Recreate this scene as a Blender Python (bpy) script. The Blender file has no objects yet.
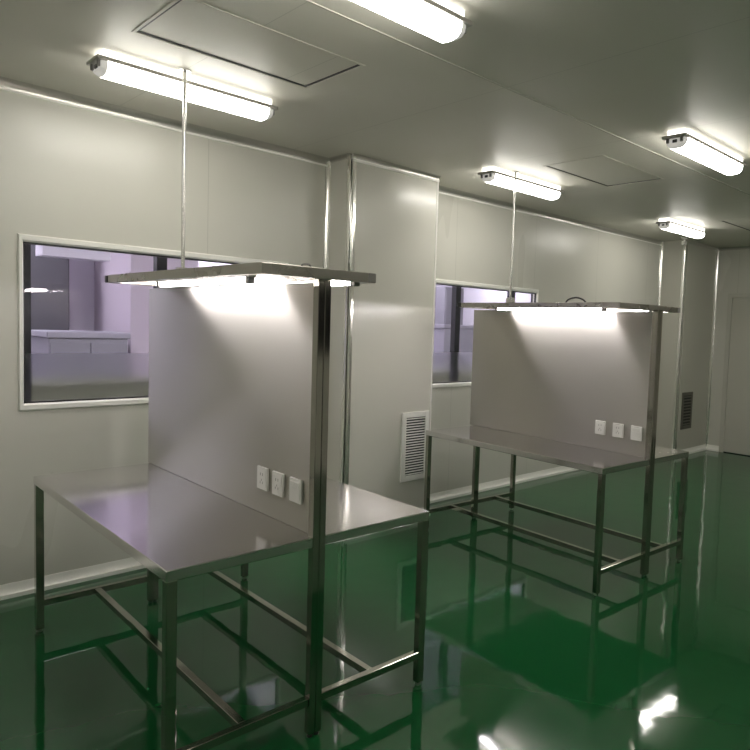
import bpy, bmesh, math, random
from mathutils import Vector, Matrix
random.seed(4)
scene = bpy.context.scene
COL = scene.collection

# ------------------------------------------------------------------ helpers
class MB:
    """collects simple solids and links them as ONE mesh object"""
    def __init__(self):
        self.bm = bmesh.new()
    def box(self, x0, x1, y0, y1, z0, z1, bevel=0.0, seg=1):
        b = bmesh.new()
        bmesh.ops.create_cube(b, size=1.0)
        for v in b.verts:
            v.co = Vector(((x0 + x1) / 2 + v.co.x * (x1 - x0),
                           (y0 + y1) / 2 + v.co.y * (y1 - y0),
                           (z0 + z1) / 2 + v.co.z * (z1 - z0)))
        if bevel > 0:
            bmesh.ops.bevel(b, geom=b.edges[:], offset=bevel * .6, segments=seg, affect='EDGES', profile=0.5)
        self._merge(b)
        return self
    def _merge(self, b, mat=None):
        me = bpy.data.meshes.new('tmp')
        b.to_mesh(me); b.free()
        if mat is not None:
            me.transform(mat)
        self.bm.from_mesh(me)
        bpy.data.meshes.remove(me)
    def tube(self, pts, r, seg=12, r1=None):
        """round rod through points (straight pieces, capped)"""
        pts = [Vector(p) for p in pts]
        n = len(pts)
        rings = []
        prev = None
        for i, p in enumerate(pts):
            d = (pts[min(i + 1, n - 1)] - pts[max(i - 1, 0)]).normalized()
            if prev is None:
                a = d.orthogonal().normalized()
            else:
                a = (prev - d * prev.dot(d)).normalized()
            prev = a
            b = d.cross(a)
            rr = r if r1 is None else r + (r1 - r) * i / (n - 1)
            rings.append([self.bm.verts.new(p + (a * math.cos(t) + b * math.sin(t)) * rr)
                          for t in [2 * math.pi * k / seg for k in range(seg)]])
        for i in range(n - 1):
            for k in range(seg):
                self.bm.faces.new((rings[i][k], rings[i][(k + 1) % seg], rings[i + 1][(k + 1) % seg], rings[i + 1][k]))
        self.bm.faces.new(list(reversed(rings[0])))
        self.bm.faces.new(rings[-1])
        return self
    def prism(self, prof, p0, ax, u, v):
        """profile [(a,b)..] in plane (u,v) swept from p0 along ax (vector)"""
        p0, ax, u, v = Vector(p0), Vector(ax), Vector(u), Vector(v)
        r0 = [self.bm.verts.new(p0 + u * a + v * b) for a, b in prof]
        r1 = [self.bm.verts.new(p0 + ax + u * a + v * b) for a, b in prof]
        n = len(prof)
        for k in range(n):
            self.bm.faces.new((r0[k], r0[(k + 1) % n], r1[(k + 1) % n], r1[k]))
        self.bm.faces.new(list(reversed(r0)))
        self.bm.faces.new(r1)
        return self
    def build(self, name, mat, parent=None, smooth=True, loc=None):
        bmesh.ops.recalc_face_normals(self.bm, faces=self.bm.faces[:])
        me = bpy.data.meshes.new(name)
        self.bm.to_mesh(me); self.bm.free()
        o = bpy.data.objects.new(name, me)
        COL.objects.link(o)
        if isinstance(mat, (list, tuple)):
            for m in mat: me.materials.append(m)
        else:
            me.materials.append(mat)
        if smooth:
            for p in me.polygons: p.use_smooth = True
            bv = o.modifiers.new('edge_split', 'EDGE_SPLIT')
            bv.split_angle = math.radians(32)
        if parent is not None: o.parent = parent
        if loc is not None: o.location = loc
        return o

def empty(name, loc=(0, 0, 0), rz=0.0, label=None, cat=None, group=None):
    o = bpy.data.objects.new(name, None)
    o.empty_display_size = 0.1
    COL.objects.link(o)
    o.location = loc; o.rotation_euler = (0, 0, rz)
    return tag(o, label, cat, group)
def tag(o, label=None, cat=None, group=None):
    if label: o['label'] = label
    if cat: o['category'] = cat
    if group: o['group'] = group
    return o
def struct(o):
    o['kind'] = 'structure'
    return o

# ------------------------------------------------------------------ materials
def nodes(m):
    m.use_nodes = True
    return m.node_tree.nodes, m.node_tree.links, m.node_tree.nodes['Principled BSDF']
def plain(name, col, rough=0.5, metal=0.0, spec=0.5, coat=0.0):
    m = bpy.data.materials.new(name)
    n, l, b = nodes(m)
    b.inputs['Base Color'].default_value = (*col, 1)
    b.inputs['Roughness'].default_value = rough
    b.inputs['Metallic'].default_value = metal
    b.inputs['Specular IOR Level'].default_value = spec
    b.inputs['Coat Weight'].default_value = coat
    return m
def mapped_noise(n, l, scale, stretch=(1, 1, 1), detail=4.0):
    tc = n.new('ShaderNodeTexCoord'); mp = n.new('ShaderNodeMapping'); tx = n.new('ShaderNodeTexNoise')
    mp.inputs['Scale'].default_value = stretch
    tx.inputs['Scale'].default_value = scale; tx.inputs['Detail'].default_value = detail
    l.new(tc.outputs['Object'], mp.inputs['Vector']); l.new(mp.outputs['Vector'], tx.inputs['Vector'])
    return tx
def ramp(n, l, src, v0, v1, lo=0.3, hi=0.7):
    r = n.new('ShaderNodeMapRange')
    r.inputs['From Min'].default_value = lo; r.inputs['From Max'].default_value = hi
    r.inputs['To Min'].default_value = v0; r.inputs['To Max'].default_value = v1
    l.new(src, r.inputs['Value'])
    return r.outputs['Result']
def steel(name, col, r0, r1, stretch, scale=6.0, bump=0.0, aniso=0.0):
    m = bpy.data.materials.new(name)
    n, l, b = nodes(m)
    b.inputs['Base Color'].default_value = (*col, 1)
    b.inputs['Metallic'].default_value = 1.0
    tx = mapped_noise(n, l, scale, stretch)
    l.new(ramp(n, l, tx.outputs['Fac'], r0, r1), b.inputs['Roughness'])
    if bump:
        bp = n.new('ShaderNodeBump'); bp.inputs['Strength'].default_value = bump; bp.inputs['Distance'].default_value = 0.001
        l.new(tx.outputs['Fac'], bp.inputs['Height']); l.new(bp.outputs['Normal'], b.inputs['Normal'])
    return m

def panel_mat(name, col, rough, axis, pitch, off, seam=0.0025, spec=0.5, axis2=None, pitch2=1.0, off2=0.0):
    """painted sandwich-panel sheet with hairline joints every «pitch» metres"""
    m = bpy.data.materials.new(name)
    n, l, b = nodes(m)
    tc = n.new('ShaderNodeTexCoord'); sp = n.new('ShaderNodeSeparateXYZ')
    l.new(tc.outputs['Object'], sp.inputs['Vector'])
    def line(ax, pt, of):
        a = n.new('ShaderNodeMath'); a.operation = 'ADD'; a.inputs[1].default_value = -of + pt * 50
        l.new(sp.outputs[ax], a.inputs[0])
        w = n.new('ShaderNodeMath'); w.operation = 'PINGPONG'; w.inputs[1].default_value = pt / 2
        l.new(a.outputs[0], w.inputs[0])
        c = n.new('ShaderNodeMath'); c.operation = 'LESS_THAN'; c.inputs[1].default_value = seam
        l.new(w.outputs[0], c.inputs[0])
        return c.outputs[0]
    f = line(axis, pitch, off)
    if axis2:
        mx = n.new('ShaderNodeMath'); mx.operation = 'MAXIMUM'
        l.new(f, mx.inputs[0]); l.new(line(axis2, pitch2, off2), mx.inputs[1]); f = mx.outputs[0]
    mix = n.new('ShaderNodeMixRGB')
    mix.inputs[1].default_value = (*col, 1); mix.inputs[2].default_value = (*[c * 0.8 for c in col], 1)
    l.new(f, mix.inputs[0]); l.new(mix.outputs[0], b.inputs['Base Color'])
    tx = mapped_noise(n, l, 1.7, (1, 1, 0.35), 2.0)
    l.new(ramp(n, l, tx.outputs['Fac'], rough * 0.9, rough * 1.15), b.inputs['Roughness'])
    b.inputs['Specular IOR Level'].default_value = spec
    return m

def emit(name, col, strength, base=(0.8, 0.8, 0.8)):
    m = bpy.data.materials.new(name)
    n, l, b = nodes(m)
    b.inputs['Base Color'].default_value = (*base, 1)
    b.inputs['Emission Color'].default_value = (*col, 1)
    b.inputs['Emission Strength'].default_value = strength
    return m

M = {}
WALLC = (0.60, 0.59, 0.53)
M['wall'] = panel_mat('painted_panel', WALLC, 0.30, 'X', 1.18, 0.87, 0.0022)
M['wall_end'] = panel_mat('painted_panel_end', WALLC, 0.26, 'Y', 1.18, 0.2, 0.0022)
M['ceiling'] = panel_mat('ceiling_panel', (0.62, 0.605, 0.535), 0.46, 'X', 1.18, 0.30, 0.0022, spec=0.3)
M['white_trim'] = plain('white_aluminium', (0.88, 0.87, 0.82), 0.28)
M['alu'] = plain('brushed_aluminium', (0.74, 0.73, 0.70), 0.26, 0.85)
M['cove'] = plain('cove_aluminium_shaded', (0.46, 0.45, 0.41), 0.30, 0.7)  # base darkened to put the ceiling's shadow into the cove
M['bright_trim'] = plain('bright_aluminium', (0.86, 0.85, 0.80), 0.16, 0.9)
M['door'] = plain('door_paint', (0.50, 0.49, 0.43), 0.35)
M['top_steel'] = steel('brushed_steel_top', (0.74, 0.72, 0.72), 0.10, 0.14, (1, 0.15, 1), 5.0, 0.0)
M['panel_steel'] = steel('satin_steel_sheet', (0.525, 0.51, 0.462), 0.42, 0.48, (1, 0.12, 1.0), 3.0, 0.0)
def brushed(m, amount, rot):
    n, l = m.node_tree.nodes, m.node_tree.links
    b = n['Principled BSDF']
    tg = n.new('ShaderNodeTangent'); tg.direction_type = 'RADIAL'; tg.axis = 'Z'
    l.new(tg.outputs[0], b.inputs['Tangent'])
    b.inputs['Anisotropic'].default_value = amount; b.inputs['Anisotropic Rotation'].default_value = rot
brushed(M['panel_steel'], .97, 0.25)
M['tube_steel'] = steel('polished_steel_tube', (0.40, 0.385, 0.345), 0.06, 0.13, (1, 1, 0.2), 12.0)
M['rail_steel'] = steel('satin_steel_rail', (0.46, 0.44, 0.40), 0.24, 0.34, (1, 1, 1), 8.0)
M['black'] = plain('black_rubber', (0.012, 0.012, 0.012), 0.55)
M['dark_plastic'] = plain('dark_plastic', (0.03, 0.03, 0.032), 0.35)
M['white_plastic'] = plain('white_plastic', (0.82, 0.81, 0.77), 0.35)
M['slot'] = plain('slot_dark', (0.02, 0.02, 0.02), 0.6)
M['grey_plastic'] = plain('grey_plastic', (0.22, 0.21, 0.20), 0.4)
M['lamp'] = emit('ceiling_lamp_glow', (1.0, 0.965, 0.89), 14.0)
M['lamp_upper'] = emit('ceiling_lamp_upper_glow', (1.0, 0.965, 0.89), 2.2)
M['lamp_end'] = emit('ceiling_lamp_end', (1.0, 0.965, 0.90), 0.22, (0.60, 0.59, 0.57))
M['led'] = emit('bench_lamp_glow', (1.0, 0.94, 0.97), 37.0)
M['lamp_tray'] = plain('lamp_tray_paint', (0.42, 0.40, 0.37), 0.4)

def floor_material(name, c0, c1):
    m = bpy.data.materials.new(name)
    n, l, b = nodes(m)
    tx = mapped_noise(n, l, 0.55, (1, 1, 1), 3.0)
    mix = n.new('ShaderNodeMixRGB')
    mix.inputs[1].default_value = (*c0, 1); mix.inputs[2].default_value = (*c1, 1)
    l.new(ramp(n, l, tx.outputs['Fac'], 0, 1), mix.inputs[0]); l.new(mix.outputs[0], b.inputs['Base Color'])
    b.inputs['Roughness'].default_value = 0.05
    b.inputs['Specular IOR Level'].default_value = 0.5
    tw = mapped_noise(n, l, 3.6, (1, 1, 1), 2.0)
    bp = n.new('ShaderNodeBump'); bp.inputs['Strength'].default_value = 0.075; bp.inputs['Distance'].default_value = 0.02
    l.new(tw.outputs['Fac'], bp.inputs['Height']); l.new(bp.outputs['Normal'], b.inputs['Normal'])
    return m
M['floor'] = floor_material('green_epoxy', (0.0065, 0.069, 0.019), (0.009, 0.087, 0.026))

def glass_material():
    m = bpy.data.materials.new('window_glass')
    n, l, b = nodes(m)
    n.remove(b)
    out = n['Material Output']
    tr = n.new('ShaderNodeBsdfTransparent'); tr.inputs['Color'].default_value = (0.93, 0.94, 0.95, 1)
    gl = n.new('ShaderNodeBsdfGlossy'); gl.inputs['Roughness'].default_value = 0.0
    fr = n.new('ShaderNodeFresnel'); fr.inputs['IOR'].default_value = 1.5
    mx = n.new('ShaderNodeMixShader')
    ge = n.new('ShaderNodeNewGeometry'); iv = n.new('ShaderNodeMath'); iv.operation = 'SUBTRACT'; iv.inputs[0].default_value = 1.0
    l.new(ge.outputs['Backfacing'], iv.inputs[1])
    mu = n.new('ShaderNodeMath'); mu.operation = 'MULTIPLY'
    fr.inputs['IOR'].default_value = 1.5
    l.new(fr.outputs[0], mu.inputs[0]); l.new(iv.outputs[0], mu.inputs[1])
    l.new(mu.outputs[0], mx.inputs[0]); l.new(tr.outputs[0], mx.inputs[1]); l.new(gl.outputs[0], mx.inputs[2])
    l.new(mx.outputs[0], out.inputs['Surface'])
    return m
M['glass'] = glass_material()
def frost_material():
    m = bpy.data.materials.new('frosted_film')
    n, l, b = nodes(m)
    b.inputs['Base Color'].default_value = (0.86, 0.86, 0.88, 1)
    b.inputs['Transmission Weight'].default_value = 1.0
    b.inputs['Roughness'].default_value = 0.28
    b.inputs['IOR'].default_value = 1.12
    return m
M['frost'] = frost_material()

# ------------------------------------------------------------------ room dimensions
H = 2.87
YW = 4.413            # window wall
XF = 9.26             # far wall
XN, YR = -3.2, -1.8   # unseen near and right walls
TH = 0.05
P0, P1, PD = 2.994, 3.887, 0.294        # first pier
Q0, QD = 8.30, 0.352                   # corner pier
W1 = (0.967, 2.66); W2 = (3.965, 5.66); WZ = (1.061, 2.054)
BY = 8.3              # back wall of the neighbouring room

fl = MB(); fl.box(XN - .1, XF + .1, YR - .1, YW + TH, -0.06, 0.0)
struct(fl.build('floor', M['floor'], smooth=False))

# ceiling with three access-hatch openings
hatches = [(1.145, 2.005, 2.70, 3.185), (4.10, 4.97, 2.67, 3.18), (7.10, 7.96, 2.62, 3.10)]
ce = MB()
ys0, ys1 = 2.60, 3.21
ce.box(XN - .1, XF + .1, YR - .1, ys0, H, H + .05)
ce.box(XN - .1, XF + .1, ys1, YW + TH, H, H + .05)
xs = XN - .1
for (a, b, c, d) in hatches:
    ce.box(xs, a, ys0, ys1, H, H + .05)
    ce.box(a, b, ys0, c, H, H + .05); ce.box(a, b, d, ys1, H, H + .05)
    xs = b
ce.box(xs, XF + .1, ys0, ys1, H, H + .05)
struct(ce.build('ceiling', M['ceiling'], smooth=False))

# window wall with two openings
wl = MB()
wl.box(XN - .1, XF + .1, YW, YW + TH, 0, WZ[0] + .02)
wl.box(XN - .1, XF + .1, YW, YW + TH, WZ[1] - .02, H)
for a, b in ((XN - .1, W1[0] + .02), (W1[1] - .02, W2[0] + .02), (W2[1] - .02, XF + .1)):
    wl.box(a, b, YW, YW + TH, WZ[0] + .02, WZ[1] - .02)
struct(wl.build('wall_left', M['wall'], smooth=False))
# piers
pr = MB(); pr.box(P0, P1, YW - PD, YW, 0, H)
struct(pr.build('wall_pier', plain('pier_paint', WALLC, 0.24), smooth=False))
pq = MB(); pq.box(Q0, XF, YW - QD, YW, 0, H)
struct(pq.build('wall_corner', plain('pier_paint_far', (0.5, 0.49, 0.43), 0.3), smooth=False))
# far wall with door opening
DY0, DY1, DZ = 2.72, 3.835, 2.2
wf = MB()
wf.box(XF, XF + TH, DY1, YW + TH, 0, H); wf.box(XF, XF + TH, YR - .1, DY0, 0, H); wf.box(XF, XF + TH, DY0, DY1, DZ, H)
struct(wf.build('wall_far', M['wall_end'], smooth=False))
# door in far wall
do = MB(); do.box(XF + .012, XF + .048, DY0 + .03, DY1 - .03, 0.012, DZ - .03, .003)
door = struct(do.build('door_1', M['door']))
fr = MB()
fr.box(XF - .012, XF + .05, DY1 - .03, DY1 + .03, 0, DZ - .03, .003)
fr.box(XF - .012, XF + .05, DY0 - .03, DY0 + .03, 0, DZ - .03, .003)
fr.box(XF - .012, XF + .05, DY0 - .03, DY1 + .03, DZ - .03, DZ + .03, .003)
fr.build('door_frame', M['door'], door)
ds = MB(); ds.box(XF + .01, XF + .046, DY0 + .03, DY1 - .03, .001, .011)
ds.build('door_sweep', M['black'], door)
dh = MB(); dh.box(XF - .004, XF + .012, DY0 + .07, DY0 + .11, 0.95, 1.12, .003); dh.tube([(XF - .03, DY0 + .09, 1.05), (XF - .03, DY0 + .20, 1.05)], .009); dh.tube([(XF, DY0 + .09, 1.05), (XF - .035, DY0 + .09, 1.05)], .009)
dh.build('door_handle', M['alu'], door)
# right wall (behind the viewer's right) with a dark window band, near wall
RW = (3.3, 4.9, 1.27, 2.065)
wr = MB()
wr.box(XN - .1, XF + .1, YR - TH, YR, 0, RW[2]); wr.box(XN - .1, XF + .1, YR - TH, YR, RW[3], H)
wr.box(XN - .1, RW[0], YR - TH, YR, RW[2], RW[3]); wr.box(RW[1], XF + .1, YR - TH, YR, RW[2], RW[3])
struct(wr.build('wall_right', M['wall'], smooth=False))
w3 = MB(); w3.box(RW[0], RW[1], YR - .03, YR - .02, RW[2], RW[3])
win3 = struct(w3.build('window_3', plain('dark_pane', (0.01, 0.01, 0.012), 0.1), smooth=False))
w3f = MB()
w3f.box(RW[0] - .03, RW[0] + .02, YR - .04, YR + .012, RW[2] - .03, RW[3] + .03); w3f.box(RW[1] - .02, RW[1] + .03, YR - .04, YR + .012, RW[2] - .03, RW[3] + .03)
w3f.box(RW[0] + .02, RW[1] - .02, YR - .04, YR + .012, RW[2] - .03, RW[2] + .02); w3f.box(RW[0] + .02, RW[1] - .02, YR - .04, YR + .012, RW[3] - .02, RW[3] + .03)
w3f.build('window_frame', M['alu'], win3)
wn = MB(); wn.box(XN - TH, XN, YR - .1, YW + TH, 0, H)
struct(wn.build('wall_near', M['wall_end'], smooth=False))

# ------------------------------------------------------------------ trims
def cove(n=7, r=0.055):
    """concave quarter profile filling an inside corner, corner at (0,0)"""
    p = [(0, 0), (r, 0)]
    for k in range(1, n):
        t = k / n * math.pi / 2
        p.append((r - r * math.sin(t), r - r * math.cos(t)))
    p.append((0, r))
    return p
def base_prof(r=.05):
    p = [(0, 0), (.024, 0), (.024, .024)]
    for k in range(1, 8):
        t = k / 8 * math.pi / 2
        p.append((.024 - .020 * math.sin(t), .024 + .052 * (1 - math.cos(t))))
    p += [(.003, .080), (0, .080)]
    return p
i = [0]
def trim(mb, mat, nm='trim_%d'):
    i[0] += 1
    return struct(mb.build(nm % i[0] if '%' in nm else nm, mat))
# ceiling coves (profile u = out of wall, v = down)
c = MB()
c.prism(cove(r=.045), (XN, YW, H), (P0 - XN, 0, 0), (0, -1, 0), (0, 0, -1))
c.prism(cove(r=.045), (P1, YW, H), (Q0 - P1, 0, 0), (0, -1, 0), (0, 0, -1))
trim(c, M['cove'])
c = MB(); c.prism(cove(r=.03), (P0, YW - PD, H), (P1 - P0, 0, 0), (0, -1, 0), (0, 0, -1))
trim(c, M['cove'])
c = MB(); c.prism(cove(r=.03), (P0, YW, H), (0, -PD, 0), (-1, 0, 0), (0, 0, -1))
trim(c, M['cove'])
c = MB()
c.prism(cove(r=.04), (Q0, YW - QD, H), (XF - Q0, 0, 0), (0, -1, 0), (0, 0, -1))
trim(c, M['cove'])
c = MB(); c.prism(cove(r=.04), (XF, YW - QD, H), (0, YR - YW + QD, 0), (-1, 0, 0), (0, 0, -1))
trim(c, M['cove'])
c = MB(); c.box(XN, P0, YW - .006, YW, H - .057, H - .044, .002); c.box(P1, Q0, YW - .006, YW, H - .057, H - .044, .002)
c.box(P0, P1, YW - PD - .006, YW - PD, H - .050, H - .029, .002)
trim(c, M['white_trim'])
# inside vertical corners
for (x, y, ux, uy) in ((P0, YW, -1, -1), (P1, YW, 1, -1), (Q0, YW, -1, -1), (XF, YW - QD, -1, -1)):
    c = MB(); c.prism(cove(r=.030), (x, y, 0.0), (0, 0, H), (ux, 0, 0), (0, uy, 0))
    trim(c, M['bright_trim'])
# outside vertical corners: rounded aluminium nosings with two flanges
def nosing(x, y, sx, sy, r=.028, fl_=.03, mat='white_trim'):
    c = MB()
    prof = [(0, 0)]
    q = [(r, -.003), (r + fl_, -.003), (r + fl_, 0)]
    pts = [(fl_ + r, .0), (fl_ + r, -.004), (r, -.004)]
    for k in range(9):
        t = k / 8 * math.pi / 2
        pts.append((r - r * math.sin(t) * 1.25, r - r * math.cos(t) * 1.25))
    pts += [(-.004, r), (-.004, fl_ + r), (0, fl_ + r), (0, 0)]
    c.prism(pts, (x, y, 0), (0, 0, H), (sx, 0, 0), (0, sy, 0))
    return trim(c, M[mat])
nosing(P0, YW - PD, 1, 1, r=.024, fl_=.02, mat='bright_trim')
nosing(P1, YW - PD, -1, 1, r=.010, fl_=.012, mat='white_trim')
nosing(Q0, YW - QD, 1, 1, r=.024, fl_=.02, mat='bright_trim')
# baseboards
def baseboard(name, segs):
    c = MB()
    for p0, ax, u in segs:
        c.prism(base_prof(), p0, ax, u, (0, 0, 1))
    return struct(c.build(name, M['white_trim']))
baseboard('baseboard_left', [((XN, YW, 0), (P0 - XN, 0, 0), (0, -1, 0)), ((P1, YW, 0), (Q0 - P1, 0, 0), (0, -1, 0))])
baseboard('baseboard_pier', [((P0, YW, 0), (0, -PD, 0), (-1, 0, 0)), ((P0, YW - PD, 0), (P1 - P0, 0, 0), (0, -1, 0)), ((P1, YW, 0), (0, -PD, 0), (1, 0, 0))])
baseboard('baseboard_far', [((Q0, YW - QD, 0), (XF - Q0, 0, 0), (0, -1, 0)), ((XF, YW - QD, 0), (0, DY1 + .03 - YW + QD, 0), (-1, 0, 0))])
# ceiling joint strip running along the room
c = MB(); c.box(XN, XF, 2.335, 2.347, H - .003, H + .002, .001)
trim(c, plain('joint_strip_paint', (.60, .59, .52), .2))

# ------------------------------------------------------------------ access hatches
for k, (a, b, c_, d) in enumerate(hatches):
    lab = ('large recessed access hatch in the ceiling beside the nearest bench pole, dark gap around it',
           'access hatch in the ceiling right of the second bench pole, dark gap on two sides',
           'access hatch cut off by the right edge of the picture, beyond the other two')[k]
    t = empty('ceiling_hatch', ((a + b) / 2, (c_ + d) / 2, H), 0, lab, 'ceiling hatch', 'access hatches in the ceiling')
    hx, hy = (b - a) / 2, (d - c_) / 2
    p = MB(); p.box(-hx + .010, hx - .012, -hy + .006, hy - .014, .003, .04, .002)
    p.build('hatch_panel', M['ceiling'], t, False)
    g = MB()
    g.box(-hx + .0005, -hx + .009, -hy, hy - .0005, .0005, .048) if k != 1 else None; g.box(hx - .012, hx - .0005, -hy, hy - .0005, .0005, .048); g.box(-hx + .010, hx - .013, hy - .016, hy - .0005, .0005, .048)
    g.build('seal', M['black'], t, False)  # black strips put in for the shade inside the open gap
    g = MB()
    w = .014
    g.box(-hx - w, hx + w, -hy - w, -hy, -.0025, 0.0, .001); g.box(-hx - w, hx + w, hy, hy + w, -.0025, 0.0, .001)
    g.box(-hx - w, -hx, -hy, hy, -.0025, 0.0, .001); g.box(hx, hx + w, -hy, hy, -.0025, 0.0, .001)
    g.build('hatch_frame', M['ceiling'], t)

# ------------------------------------------------------------------ windows
def window(idx, x0, x1):
    z0, z1 = WZ
    w = .042
    g = MB(); g.box(x0 + .024, x1 - .024, YW + .012, YW + .016, z0 + .04, z1 - .04)
    win = struct(g.build('window_%d' % idx, M['glass'], None, False))
    # bevelled frame profile (u toward the opening, v out of the wall)
    f = MB()
    prof = [(0, 0), (0, .006), (.008, .016), (.032, .016), (w, .004), (w, -.02), (0, -.0)]
    def side(p0, ax, u):
        f.prism(prof, p0, ax, u, (0, -1, 0))
    def mitred(p, q, u, su=1.0, sv=1.0):
        p, q, u = Vector(p), Vector(q), Vector(u)
        ax = (q - p).normalized()
        r0 = [f.bm.verts.new(p + u * a * su + Vector((0, -1, 0)) * b + ax * a * sv) for a, b in prof]
        r1 = [f.bm.verts.new(q + u * a * su + Vector((0, -1, 0)) * b - ax * a * sv) for a, b in prof]
        n = len(prof)
        for k in range(n):
            f.bm.faces.new((r0[k], r0[(k + 1) % n], r1[(k + 1) % n], r1[k]))
        f.bm.faces.new(list(reversed(r0))); f.bm.faces.new(r1)
    A, B, C_, D = (x0, YW, z0), (x1, YW, z0), (x1, YW, z1), (x0, YW, z1)
    mitred(A, B, (0, 0, 1), 1, .62); mitred(D, C_, (0, 0, -1), 1, .62); mitred(A, D, (1, 0, 0), .62, 1); mitred(B, C_, (-1, 0, 0), .62, 1)
    f.build('window_frame', M['white_trim'], win)
    s = MB()
    a, b, c_, d = x0 + .022, x1 - .022, z0 + .038, z1 - .038
    s.box(a, b, YW + .002, YW + .02, c_, c_ + .012); s.box(a, b, YW + .002, YW + .02, d - .014, d)
    s.box(a, a + .012, YW + .002, YW + .02, c_, d); s.box(b - .012, b, YW + .002, YW + .02, c_, d)
    s.build('window_seal', M['dark_plastic'], win, False)
    h = MB(); h.box(x0 + .024, x1 - .024, YW + .020, YW + .024, z0 + .04, 1.385)
    fo = h.build('frosted_film', M['frost'], win, False)
    fo['label'] = 'frosted lower band of the pane'
    return win
window(1, *W1)
window(2, *W2)

# ------------------------------------------------------------------ neighbouring room seen through the glass
LAV = (0.68, 0.64, 0.72)
M['lav'] = plain('next_room_paint', LAV, .5)
M['lav_dark'] = plain('next_room_grey', (0.13, 0.125, 0.14), .45)
M['lav_mid'] = plain('next_room_mid_grey', (0.30, 0.285, 0.33), .45)
M['mullion'] = plain('dark_anodised', (0.025, 0.025, 0.03), .4)
y0 = YW + TH
b = MB(); b.box(-2, 14, y0, BY + .1, -.06, 0); struct(b.build('floor_next_room', plain('next_room_floor', (.72, .72, .74), .35), smooth=False))
b = MB(); b.box(-2, 14, y0, BY + .1, H, H + .05); struct(b.build('ceiling_next_room', M['lav'], smooth=False))
b = MB(); b.box(-2, 14, BY, BY + .05, 0, H); struct(b.build('wall_next_room', M['lav'], smooth=False))
b = MB(); b.box(-2.05, -2, y0, BY, 0, H); struct(b.build('wall_next_room_near', M['lav'], smooth=False))
b = MB(); b.box(14, 14.05, y0, BY, 0, H); struct(b.build('wall_next_room_far', M['lav'], smooth=False))
b = MB(); b.box(2.55, 3.25, 7.2, BY, 0, H, .01)
struct(b.build('wall_pillar_next_room', plain('next_room_pillar', (0.60, 0.52, 0.60), .5)))
b = MB(); b.box(1.70, 2.26, 6.9, 7.12, 2.13, H)
struct(b.build('ceiling_beam_next_room', M['lav'], smooth=False))

t = empty('equipment_cabinet', (2.10, 7.25, 0), 0, 'low grey equipment cabinet seen through the nearer window', 'cabinet')
b = MB(); b.box(-.34, .34, -.3, .3, .04, 1.39, .012); b.build('body', M['lav_mid'], t)
b = MB(); b.box(-.36, .36, -.32, .32, 1.39, 1.45, .012); b.build('top', plain('cabinet_top', (.38, .36, .42), .4), t)
b = MB(); b.box(-.33, -.005, -.318, -.301, .08, 1.35, .004); dA = b.build('door', M['lav_mid'], t)
b = MB(); b.box(-.05, -.03, -.336, -.318, .8, 1.0, .004); b.build('handle', M['alu'], dA)
b = MB(); b.box(.005, .33, -.318, -.301, .08, 1.35, .004); dA = b.build('door', M['lav_mid'], t)
b = MB(); b.box(.03, .05, -.336, -.318, .8, 1.0, .004); b.build('handle', M['alu'], dA)
for sx in (-.30, .30):
    for sy in (-.26, .26):
        b = MB(); b.tube([(sx, sy, 0), (sx, sy, .04)], .02); b.build('foot', M['black'], t)

t = empty('locker', (2.06, 8.12, 0), 0, 'tall dark grey locker behind the low cabinet, seen through the nearer window', 'locker')
b = MB(); b.box(-.34, .15, -.15, .15, 0, 2.52, .008); b.build('body', M['lav_dark'], t)
b = MB(); b.box(-.325, .135, -.168, -.151, .05, 2.48, .004); dA = b.build('door', M['lav_dark'], t)
b = MB(); b.box(.10, .12, -.186, -.168, 1.0, 1.15, .003); b.build('handle', M['alu'], dA)

t = empty('locker', (7.95, 8.1, 0), 0, 'tall grey locker seen through the farther window, left of the bench partition', 'locker')
b = MB(); b.box(-.24, .20, -.16, .16, 0, 2.28, .008); b.build('body', plain('locker_grey', (.22, .21, .24), .45), t)
b = MB(); b.box(-.225, .185, -.178, -.161, .05, 2.24, .004); dA = b.build('door', plain('locker_grey_door', (.22, .21, .24), .45), t)
b = MB(); b.box(.12, .14, -.196, -.178, 1.0, 1.15, .003); b.build('handle', M['alu'], dA)
t = empty('storage_box', (7.4, 7.5, 0), 0, 'waist-high grey storage box seen through the farther window in front of the locker', 'storage box')
b = MB(); b.box(-.35, .32, -.25, .25, 0, 1.60, .01); b.build('body', M['lav_mid'], t)
b = MB(); b.box(-.37, .34, -.27, .27, 1.60, 1.66, .01); b.build('lid', M['lav_mid'], t)

for (x, n_, lab) in ((2.6, 2.3, 'long low grey-green counter behind the frosted band of the nearer window'), (6.9, 2.3, 'long low grey-green counter behind the frosted band of the farther window')):
    t = empty('low_counter', (x, 6.3, 0), 0, lab, 'counter', 'low counters in the next room')
    cg = plain('counter_grey_green', (.15, .155, .10), .5)
    b = MB(); b.box(-n_ / 2 - .9, n_ / 2 + .8, -.25, .25, .06, 1.03, .006); b.build('body', cg, t)
    b = MB(); b.box(-n_ / 2 - .92, n_ / 2 + .82, -.27, .27, 1.03, 1.06, .004); b.build('worktop', cg, t)
    b = MB(); b.box(-n_ / 2 - .86, n_ / 2 + .76, -.21, .23, 0, .06); b.build('plinth', M['black'], t)
# dark posts just behind the glass
for k, (x, lab) in enumerate(((1.048, 'dark upright post behind the left end of the nearer window'),
                              (1.84, 'dark upright post behind the nearer window, above the bench canopy'),
                              (4.685, 'dark upright post behind the left half of the farther window'),
                              (5.52, 'dark upright post behind the farther window, beside the second bench pole'),
                              (5.93, 'dark upright post behind the right end of the farther window'))):
    b = MB(); b.box(-.034, .034, -.03, .03, 0, H)
    o = b.build('dark_post', M['mullion'], None, False, (x, YW + .25, 0))
    tag(o, lab, 'post', 'dark posts behind the windows')

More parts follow.
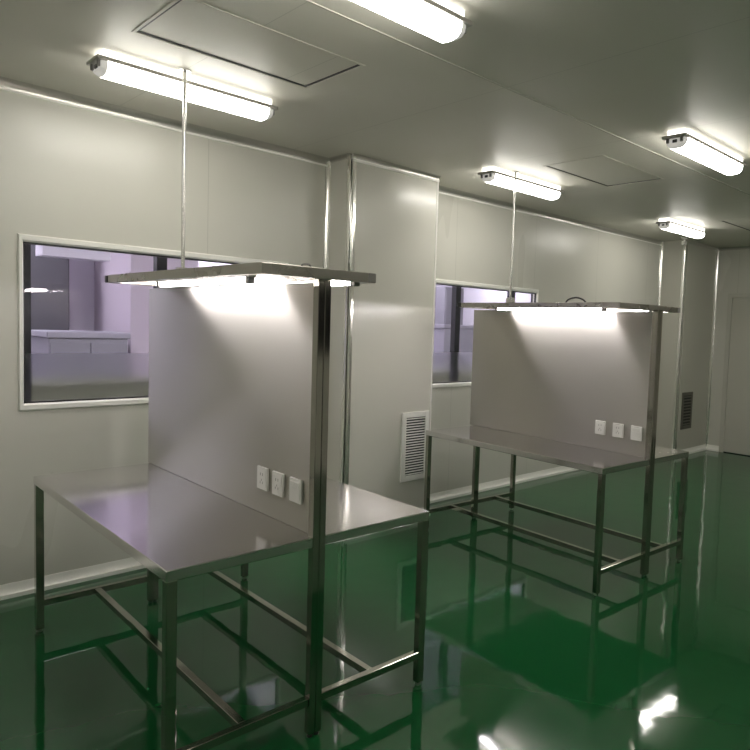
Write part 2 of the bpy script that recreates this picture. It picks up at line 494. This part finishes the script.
# unseen ceiling lamps added to light the neighbouring room
M['fill_lamp'] = emit('next_room_fill', (0.95, 0.91, 1.0), 11.5)
for (x, y) in ((1.6, 5.03), (4.4, 5.03), (7.2, 5.03), (10.0, 5.03), (3.9, 7.75), (6.8, 7.75), (9.7, 7.75), (1.15, 7.75)):
    t = empty('added_panel_lamp', (x, y, H), 0, 'unseen panel lamp added to light the room behind the windows', 'lamp', 'added panel lamps in the next room')
    b = MB(); b.box(-.62, .62, -.32, .32, -.03, 0, .003); b.build('housing', M['white_plastic'], t)
    b = MB(); b.box(-.6, .6, -.3, .3, -.036, -.030); b.build('diffuser', M['fill_lamp'], t, False)

# ------------------------------------------------------------------ ceiling lamps
def ceiling_lamp(x0, y, label, L=.94):
    t = empty('ceiling_lamp', (x0, y, H), 0, label, 'ceiling lamp', 'long ceiling lamps in two rows')
    hw = .078
    # clear upper half of the body between ceiling and rim
    b = MB(); b.box(.03, L - .03, -.060, .060, -.036, -.001, .004)
    b.build('upper_cover', M['lamp_upper'], t)
    b = MB(); b.box(0, L, -hw, hw, -.054, -.036, .003)
    b.build('tray', M['lamp_tray'], t)
    # ribbed clear cover: rounded trapezoid
    prof = [(-.068, 0), (-.068, -.014), (-.061, -.036), (-.044, -.050), (-.018, -.055), (.018, -.055), (.044, -.050), (.061, -.036), (.068, -.014), (.068, 0)]
    b = MB(); b.prism(prof, (.05, 0, -.054), (L - .10, 0, 0), (0, 1, 0), (0, 0, 1))
    b.build('diffuser', M['lamp'], t)
    for e in (0, 1):
        b = MB()
        xa, xb = (.05, .022) if e == 0 else (L - .05, L - .022)
        n = len(prof)
        r0 = [b.bm.verts.new((xa, p, -.054 + q)) for p, q in prof]
        r1 = [b.bm.verts.new((xb, p * .90, -.054 + q * .80)) for p, q in prof]
        for k in range(n): b.bm.faces.new((r0[k], r0[(k + 1) % n], r1[(k + 1) % n], r1[k]))
        b.bm.faces.new(r0); b.bm.faces.new(list(reversed(r1)))
        b.build('end_cap', M['lamp_end'], t)
        for sy in (-.045, .045):
            b = MB(); xe = .015 if e == 0 else L - .015
            b.box(xe - .006, xe + .006, sy - .008, sy + .008, -.080, -.050, .002)
            b.build('clip', M['grey_plastic'], t)
        b = MB(); xe = .018 if e == 0 else L - .018
        b.box(xe - .004, xe + .004, -.014, .014, -.080, -.062, .002)
        b.build('cable_gland', M['dark_plastic'], t)
    return t
ceiling_lamp(1.085, 3.57, 'ceiling lamp above the nearer bench, crossed by the first service pole')
ceiling_lamp(1.01, 1.98, 'large ceiling lamp cut off by the top edge of the picture')
ceiling_lamp(3.85, 3.57, 'ceiling lamp behind the second pole, in the middle of the wall-side row')
ceiling_lamp(3.80, 1.98, 'ceiling lamp at the right edge of the picture, above the farthest lamp')
for (x, y, lab) in ((-1.75, 1.98, 'added fill lamp behind the viewer in the second row, outside the picture'),
                    (6.66, 1.98, 'added fill lamp of the second row just past the right edge of the picture'),
                    (-1.75, .39, 'added fill lamp of the third row behind the viewer, outside the picture'),
                    (1.03, .39, 'added fill lamp of the third row above the viewer, outside the picture'),
                    (3.80, .39, 'added fill lamp of the third row to the right of the viewer, outside the picture'),
                    (6.66, .39, 'added fill lamp of the third row towards the far wall, outside the picture')):
    ceiling_lamp(x, y, lab)  # unseen lamps added along the grid to even out the room light
ceiling_lamp(-1.69, 3.57, 'ceiling lamp of the wall-side row, outside the picture to the left')
ceiling_lamp(6.63, 3.53, 'smallest, farthest ceiling lamp near the far right corner of the room')

# ------------------------------------------------------------------ grilles
def grille(x, y, z, w, h, label, frame_mat, n):
    t = empty('wall_vent', (x, y, z), 0, label, 'vent', 'return air grilles low on the piers')
    b = MB(); b.box(-w / 2 + .02, w / 2 - .02, -.004, -.001, .02, h - .02); b.build('backing', M['slot'], t, False)
    f = MB(); r = .045
    f.box(-w / 2, -w / 2 + r, -.014, 0, 0, h, .002); f.box(w / 2 - r, w / 2, -.014, 0, 0, h, .002)
    f.box(-w / 2 + r, w / 2 - r, -.014, 0, 0, r, .002); f.box(-w / 2 + r, w / 2 - r, -.014, 0, h - r, h, .002)
    f.build('frame', frame_mat, t)
    for k in range(n):
        zz = r + (h - 2 * r) * (k + .5) / n
        p = (h - 2 * r) / n
        s = MB()
        s.prism([(-.013, -.20 * p), (-.003, .06 * p), (-.003, .20 * p), (-.013, -.02 * p)], (-w / 2 + r, 0, zz), (w - 2 * r, 0, 0), (0, 1, 0), (0, 0, 1))
        s.build('louvre', frame_mat, t, False)
    return t
grille(3.703, YW - PD, .335, .30, .575, 'white louvred air grille low on the pier between the two benches', M['white_plastic'], 22)
grille(8.575, YW - QD, .36, .30, .50, 'small dark air grille low on the far corner pier', plain('grille_dark', (.10, .095, .075), .4), 10)

# ------------------------------------------------------------------ workbenches
def socket(parent, y, kind):
    """86 mm wall plate on the partition face (face looks to -x)"""
    w, h = .086, .096
    o = MB(); o.box(-.010, 0, y - w / 2, y + w / 2, -h / 2, h / 2, .003)
    s = o.build('wall_socket', M['white_plastic'], parent)
    s.location = (-.015, 0, .955)
    r = MB()
    if kind == 'switch':
        r.box(-.0135, -.010, y - .034, y + .034, .012, .036, .0015)
        r.build('rocker', M['white_plastic'], s)
        r = MB(); r.box(-.0115, -.010, y - .034, y + .034, -.036, .010, .0008); r.build('cover', M['white_plastic'], s)
    else:
        r.box(-.0118, -.010, y - .033, y + .033, -.036, .036, .0008)
        r.build('cover', M['white_plastic'], s)
        r = MB()
        for dz in (.018,):
            r.box(-.0122, -.0115, y - .011, y - .008, dz - .006, dz + .006); r.box(-.0122, -.0115, y + .008, y + .011, dz - .006, dz + .006)
        r.box(-.0122, -.0115, y - .0015, y + .0015, -.010, -.002)
        r.box(-.0122, -.0115, y - .012, y - .009, -.022, -.012); r.box(-.0122, -.0115, y + .009, y + .012, -.022, -.012)
        r.build('slots', M['grey_plastic'], s, False)
    return s

def workbench(x, y, rz, label, cx0, cx1, cy0, cy1, lampsL, lampsR, socks, WL=.574, WR=.574, PE=1.72):
    L, T, S = 1.70, .80, .162
    Ws = {-1: WL, 1: WR}
    q = .036
    t = empty('workbench', (x, y, 0), rz, label, 'workbench', 'steel inspection workbenches')
    # two half tops either side of the partition
    for s in (-1, 1):
        b = MB()
        xa, xb = (-WL, -.001) if s < 0 else (.001, WR)
        b.box(xa, xb, 0, L, T - .040, T, .005)
        b.build('tabletop', M['top_steel'], t)
    def leg(px, py):
        b = MB(); b.box(px - q / 2, px + q / 2, py - q / 2, py + q / 2, .016, T - .038, .004)
        l_ = b.build('leg', M['tube_steel'], t)
        f = MB(); f.tube([(px, py, 0), (px, py, .006), (px, py, .018)], .013, 12, .016)
        f.build('foot', M['rail_steel'], l_)
    for sx in (-1, 1):
        for py in (q / 2 + .002, L - q / 2 - .002):
            leg(sx * (Ws[sx] - q / 2 - .002), py)
    # twin back centre leg
    b = MB(); b.box(-.026, -.001, L - q, L - .004, .015, T - .038, .003); b.box(.001, .026, L - q, L - .004, .015, T - .038, .003)
    l_ = b.build('leg', M['tube_steel'], t)
    f = MB(); f.tube([(-.013, L - .02, 0), (-.013, L - .02, .018)], .010); f.tube([(.013, L - .02, 0), (.013, L - .02, .018)], .010); f.build('foot', M['dark_plastic'], l_)
    # twin front post carrying the canopy
    ztop = 1.785
    b = MB(); b.box(-.028, -.001, -.004, .030, .015, ztop, .003); b.box(.001, .028, -.004, .030, .015, ztop, .003)
    l_ = b.build('post', M['tube_steel'], t)
    f = MB(); f.tube([(-.014, .013, 0), (-.014, .013, .018)], .010); f.tube([(.014, .013, 0), (.014, .013, .018)], .010); f.build('foot', M['dark_plastic'], l_)
    # stretchers
    e = .030
    for py in (.018, L - .02):
        for s in (-1, 1):
            xa, xb = (-WL + q, -.028) if s < 0 else (.028, WR - q)
            b = MB(); b.box(xa, xb, py - e / 2, py + e / 2, S - .032, S, .003)
            b.build('stretcher', M['tube_steel'], t)
    for s in (-1, 1):
        b = MB(); b.box(s * Ws[s] / 2 - e / 2, s * Ws[s] / 2 + e / 2, .018 + e / 2, L - .02 - e / 2, S - .032, S - .001, .003)
        b.build('stretcher', M['tube_steel'], t)
    # partition sheet with folded front bead
    b = MB(); b.box(-.015, .015, .046, PE, T + .001, 1.775, .002)
    pp = b.build('partition', M['panel_steel'], t)
    b = MB(); b.box(-.020, .020, .031, .046, T, 1.78, .003)
    b.build('edge_strip', M['tube_steel'], pp)
    for yy, kd in socks: socket(t, yy, kd)
    # canopy
    z0, z1 = 1.782, 1.820
    r = .038
    cf = MB()
    cf.box(cx0 + .0, cx1 - .0, cy0 + r * .2, cy1 - .002, z1 - .004, z1 - .001)
    ca = cf.build('canopy', M['rail_steel'], t, False)
    def rail(*a):
        m = MB(); m.box(*a, .003); return m.build('rail', M['rail_steel'], ca)
    rail(cx0, cx0 + r, cy0, cy1 - r, z0, z1); rail(cx1 - r, cx1, cy0, cy1, z0, z1)
    rail(cx0 + r, cx1 - r, cy0, cy0 + r, z0, z1); rail(cx0 + .02, cx1 - r, cy1 - r, cy1, z0, z1)
    rail(-.019, .019, cy0 + r, cy1 - r, z0, z1)
    m = MB(); m.box(cx0 - .003, cx0 + .020, cy1 - r + .001, cy1 - .001, z0 + .002, z1 - .002, .002); m.build('end_cap', M['dark_plastic'], ca)
    m = MB(); m.box(cx1 - r + .002, cx1 - .002, cy0 - .004, cy0, z0 + .002, z1 - .002, .0015); m.build('end_cap', M['grey_plastic'], ca)
    # lamp tubes under the canopy
    for (lx, ly0, ly1) in lampsL + lampsR:
        m = MB(); m.box(lx - .016, lx + .016, ly0 - .02, ly1 + .02, z0 + .014, z0 + .034, .002)
        batt = m.build('lamp_batten', M['white_plastic'], t)
        m = MB(); m.tube([(lx, ly0 + .02, z0 + .002), (lx, ly1 - .02, z0 + .002)], .012, 14); m.build('tube', M['led'], batt)
        for ye in (ly0, ly1):
            m = MB(); m.box(lx - .014, lx + .014, ye - .012, ye + .018 if ye == ly0 else ye + .012, z0 - .014, z0 + .015, .003)
            m.build('lamp_holder', M['grey_plastic'], batt)
    return t, ca

tA, cA = workbench(1.4496, 2.1441, -.0179, 'nearer stainless steel workbench with lit canopy and tall partition, in the left foreground',
          -.297, .183, -.074, 1.526, [(-.10, .39, 1.33)], [(.125, -.02, .90)],
          [(.405, 'socket'), (.278, 'socket'), (.140, 'switch')])
tB, cB = workbench(4.033, 2.128, -.058, 'farther stainless steel workbench with lit canopy, beyond the pier on the right',
          -.310, .425, .100, 1.64, [(-.10, .37, 1.40)], [(.22, .20, 1.12)],
          [(.412, 'socket'), (.264, 'socket'), (.117, 'switch')], .550, .485, 1.76)
# little wire loops on the canopies
def loop(parent, pts, r, nm='lamp_wire'):
    m = MB()
    P_ = [Vector(p) for p in pts]
    out = []
    for k in range(len(P_) - 1):
        p0 = P_[max(k - 1, 0)]; p1 = P_[k]; p2 = P_[k + 1]; p3 = P_[min(k + 2, len(P_) - 1)]
        for j in range(6):
            t = j / 6
            out.append(.5 * ((2 * p1) + (p2 - p0) * t + (2 * p0 - 5 * p1 + 4 * p2 - p3) * t * t + (3 * p1 - p0 - 3 * p2 + p3) * t ** 3))
    out.append(P_[-1])
    m.tube(out, r, 8)
    return m.build(nm, M['dark_plastic'], parent)
loop(cB, [(-.24, .60, 1.815), (-.24, .575, 1.842), (-.24, .51, 1.856), (-.24, .45, 1.842), (-.24, .42, 1.816)], .006)
m_ = loop(cA, [(-.13, -.05, 1.817), (-.125, -.05, 1.828), (-.10, -.05, 1.830), (-.09, -.05, 1.817)], .0035)
m_.data.materials[0] = M['grey_plastic']

# ------------------------------------------------------------------ service poles from ceiling to canopy
for (x, y, lab) in ((1.478, 3.46, 'thin steel service pole from the ceiling to the nearer bench canopy'),
                    (4.12, 3.49, 'thin steel service pole from the ceiling to the farther bench canopy')):
    t = empty('service_pole', (x, y, 1.8215), 0, lab, 'pole', 'service poles above the benches')
    b = MB(); b.tube([(0, 0, .05), (0, 0, H - 1.8215 - .006)], .0095, 16); b.build('tube', M['alu'], t)
    b = MB(); b.tube([(0, 0, H - 1.8215 - .008), (0, 0, H - 1.8215)], .032, 20); b.build('ceiling_flange', M['alu'], t)
    b = MB(); b.box(-.022, .022, -.03, .03, 0, .046, .003); b.tube([(0, 0, .046), (0, 0, .055)], .034, 20); b.build('base', M['alu'], t)

# ------------------------------------------------------------------ small speaker / sensor by the far corner
t = empty('ceiling_bracket', (8.07, 3.98, H), 0, 'small white ceiling-mounted bracket next to the far corner pier', 'bracket')
b = MB(); b.box(-.03, .03, -.03, .03, -.02, 0, .003); b.build('base', M['white_plastic'], t)
b = MB(); b.tube([(0, 0, -.02), (0, 0, -.05)], .008); b.box(-.03, .03, -.022, .022, -.095, -.05, .006); b.build('body', M['white_plastic'], t)

# ------------------------------------------------------------------ world, camera, view
w = bpy.data.worlds.new('World'); scene.world = w; w.use_nodes = True
w.node_tree.nodes['Background'].inputs[0].default_value = (0.5, 0.5, 0.5, 1)
w.node_tree.nodes['Background'].inputs[1].default_value = 0.0

F, YAW, PITCH, ROLL, CH, PPX, PPY = 667.708, .7587, -.0630, .0367, 1.6248, 470.11, 369.68
f = Vector((math.cos(YAW) * math.cos(PITCH), math.sin(YAW) * math.cos(PITCH), math.sin(PITCH)))
r = Vector((math.sin(YAW), -math.cos(YAW), 0)); u = r.cross(f)
cr, sr = math.cos(ROLL), math.sin(ROLL)
r2 = r * cr + u * sr; u2 = -r * sr + u * cr
cam = bpy.data.cameras.new('camera')
co = bpy.data.objects.new('camera', cam); COL.objects.link(co)
mat = Matrix((r2, u2, -f)).transposed().to_4x4(); mat.translation = Vector((0, 0, CH))
co.matrix_world = mat
cam.sensor_fit = 'HORIZONTAL'; cam.sensor_width = 36.0
cam.lens = 36.0 * F / 750.0
cam.shift_x = -(PPX - 375.0) / 750.0
cam.shift_y = (PPY - 375.0) / 750.0
cam.clip_start = 0.02; cam.clip_end = 100
scene.camera = co

vs = scene.view_settings
vs.view_transform = 'Standard'
try: vs.look = 'None'
except Exception: pass
vs.exposure = 0.64; vs.gamma = 1.0
try: vs.use_curve_mapping = False
except Exception: pass
try:
    scene.cycles.max_bounces = 12; scene.cycles.diffuse_bounces = 5; scene.cycles.glossy_bounces = 6
    scene.cycles.transmission_bounces = 8; scene.cycles.transparent_max_bounces = 12
    scene.cycles.sample_clamp_indirect = 8.0
    scene.cycles.use_denoising = True
except Exception: pass
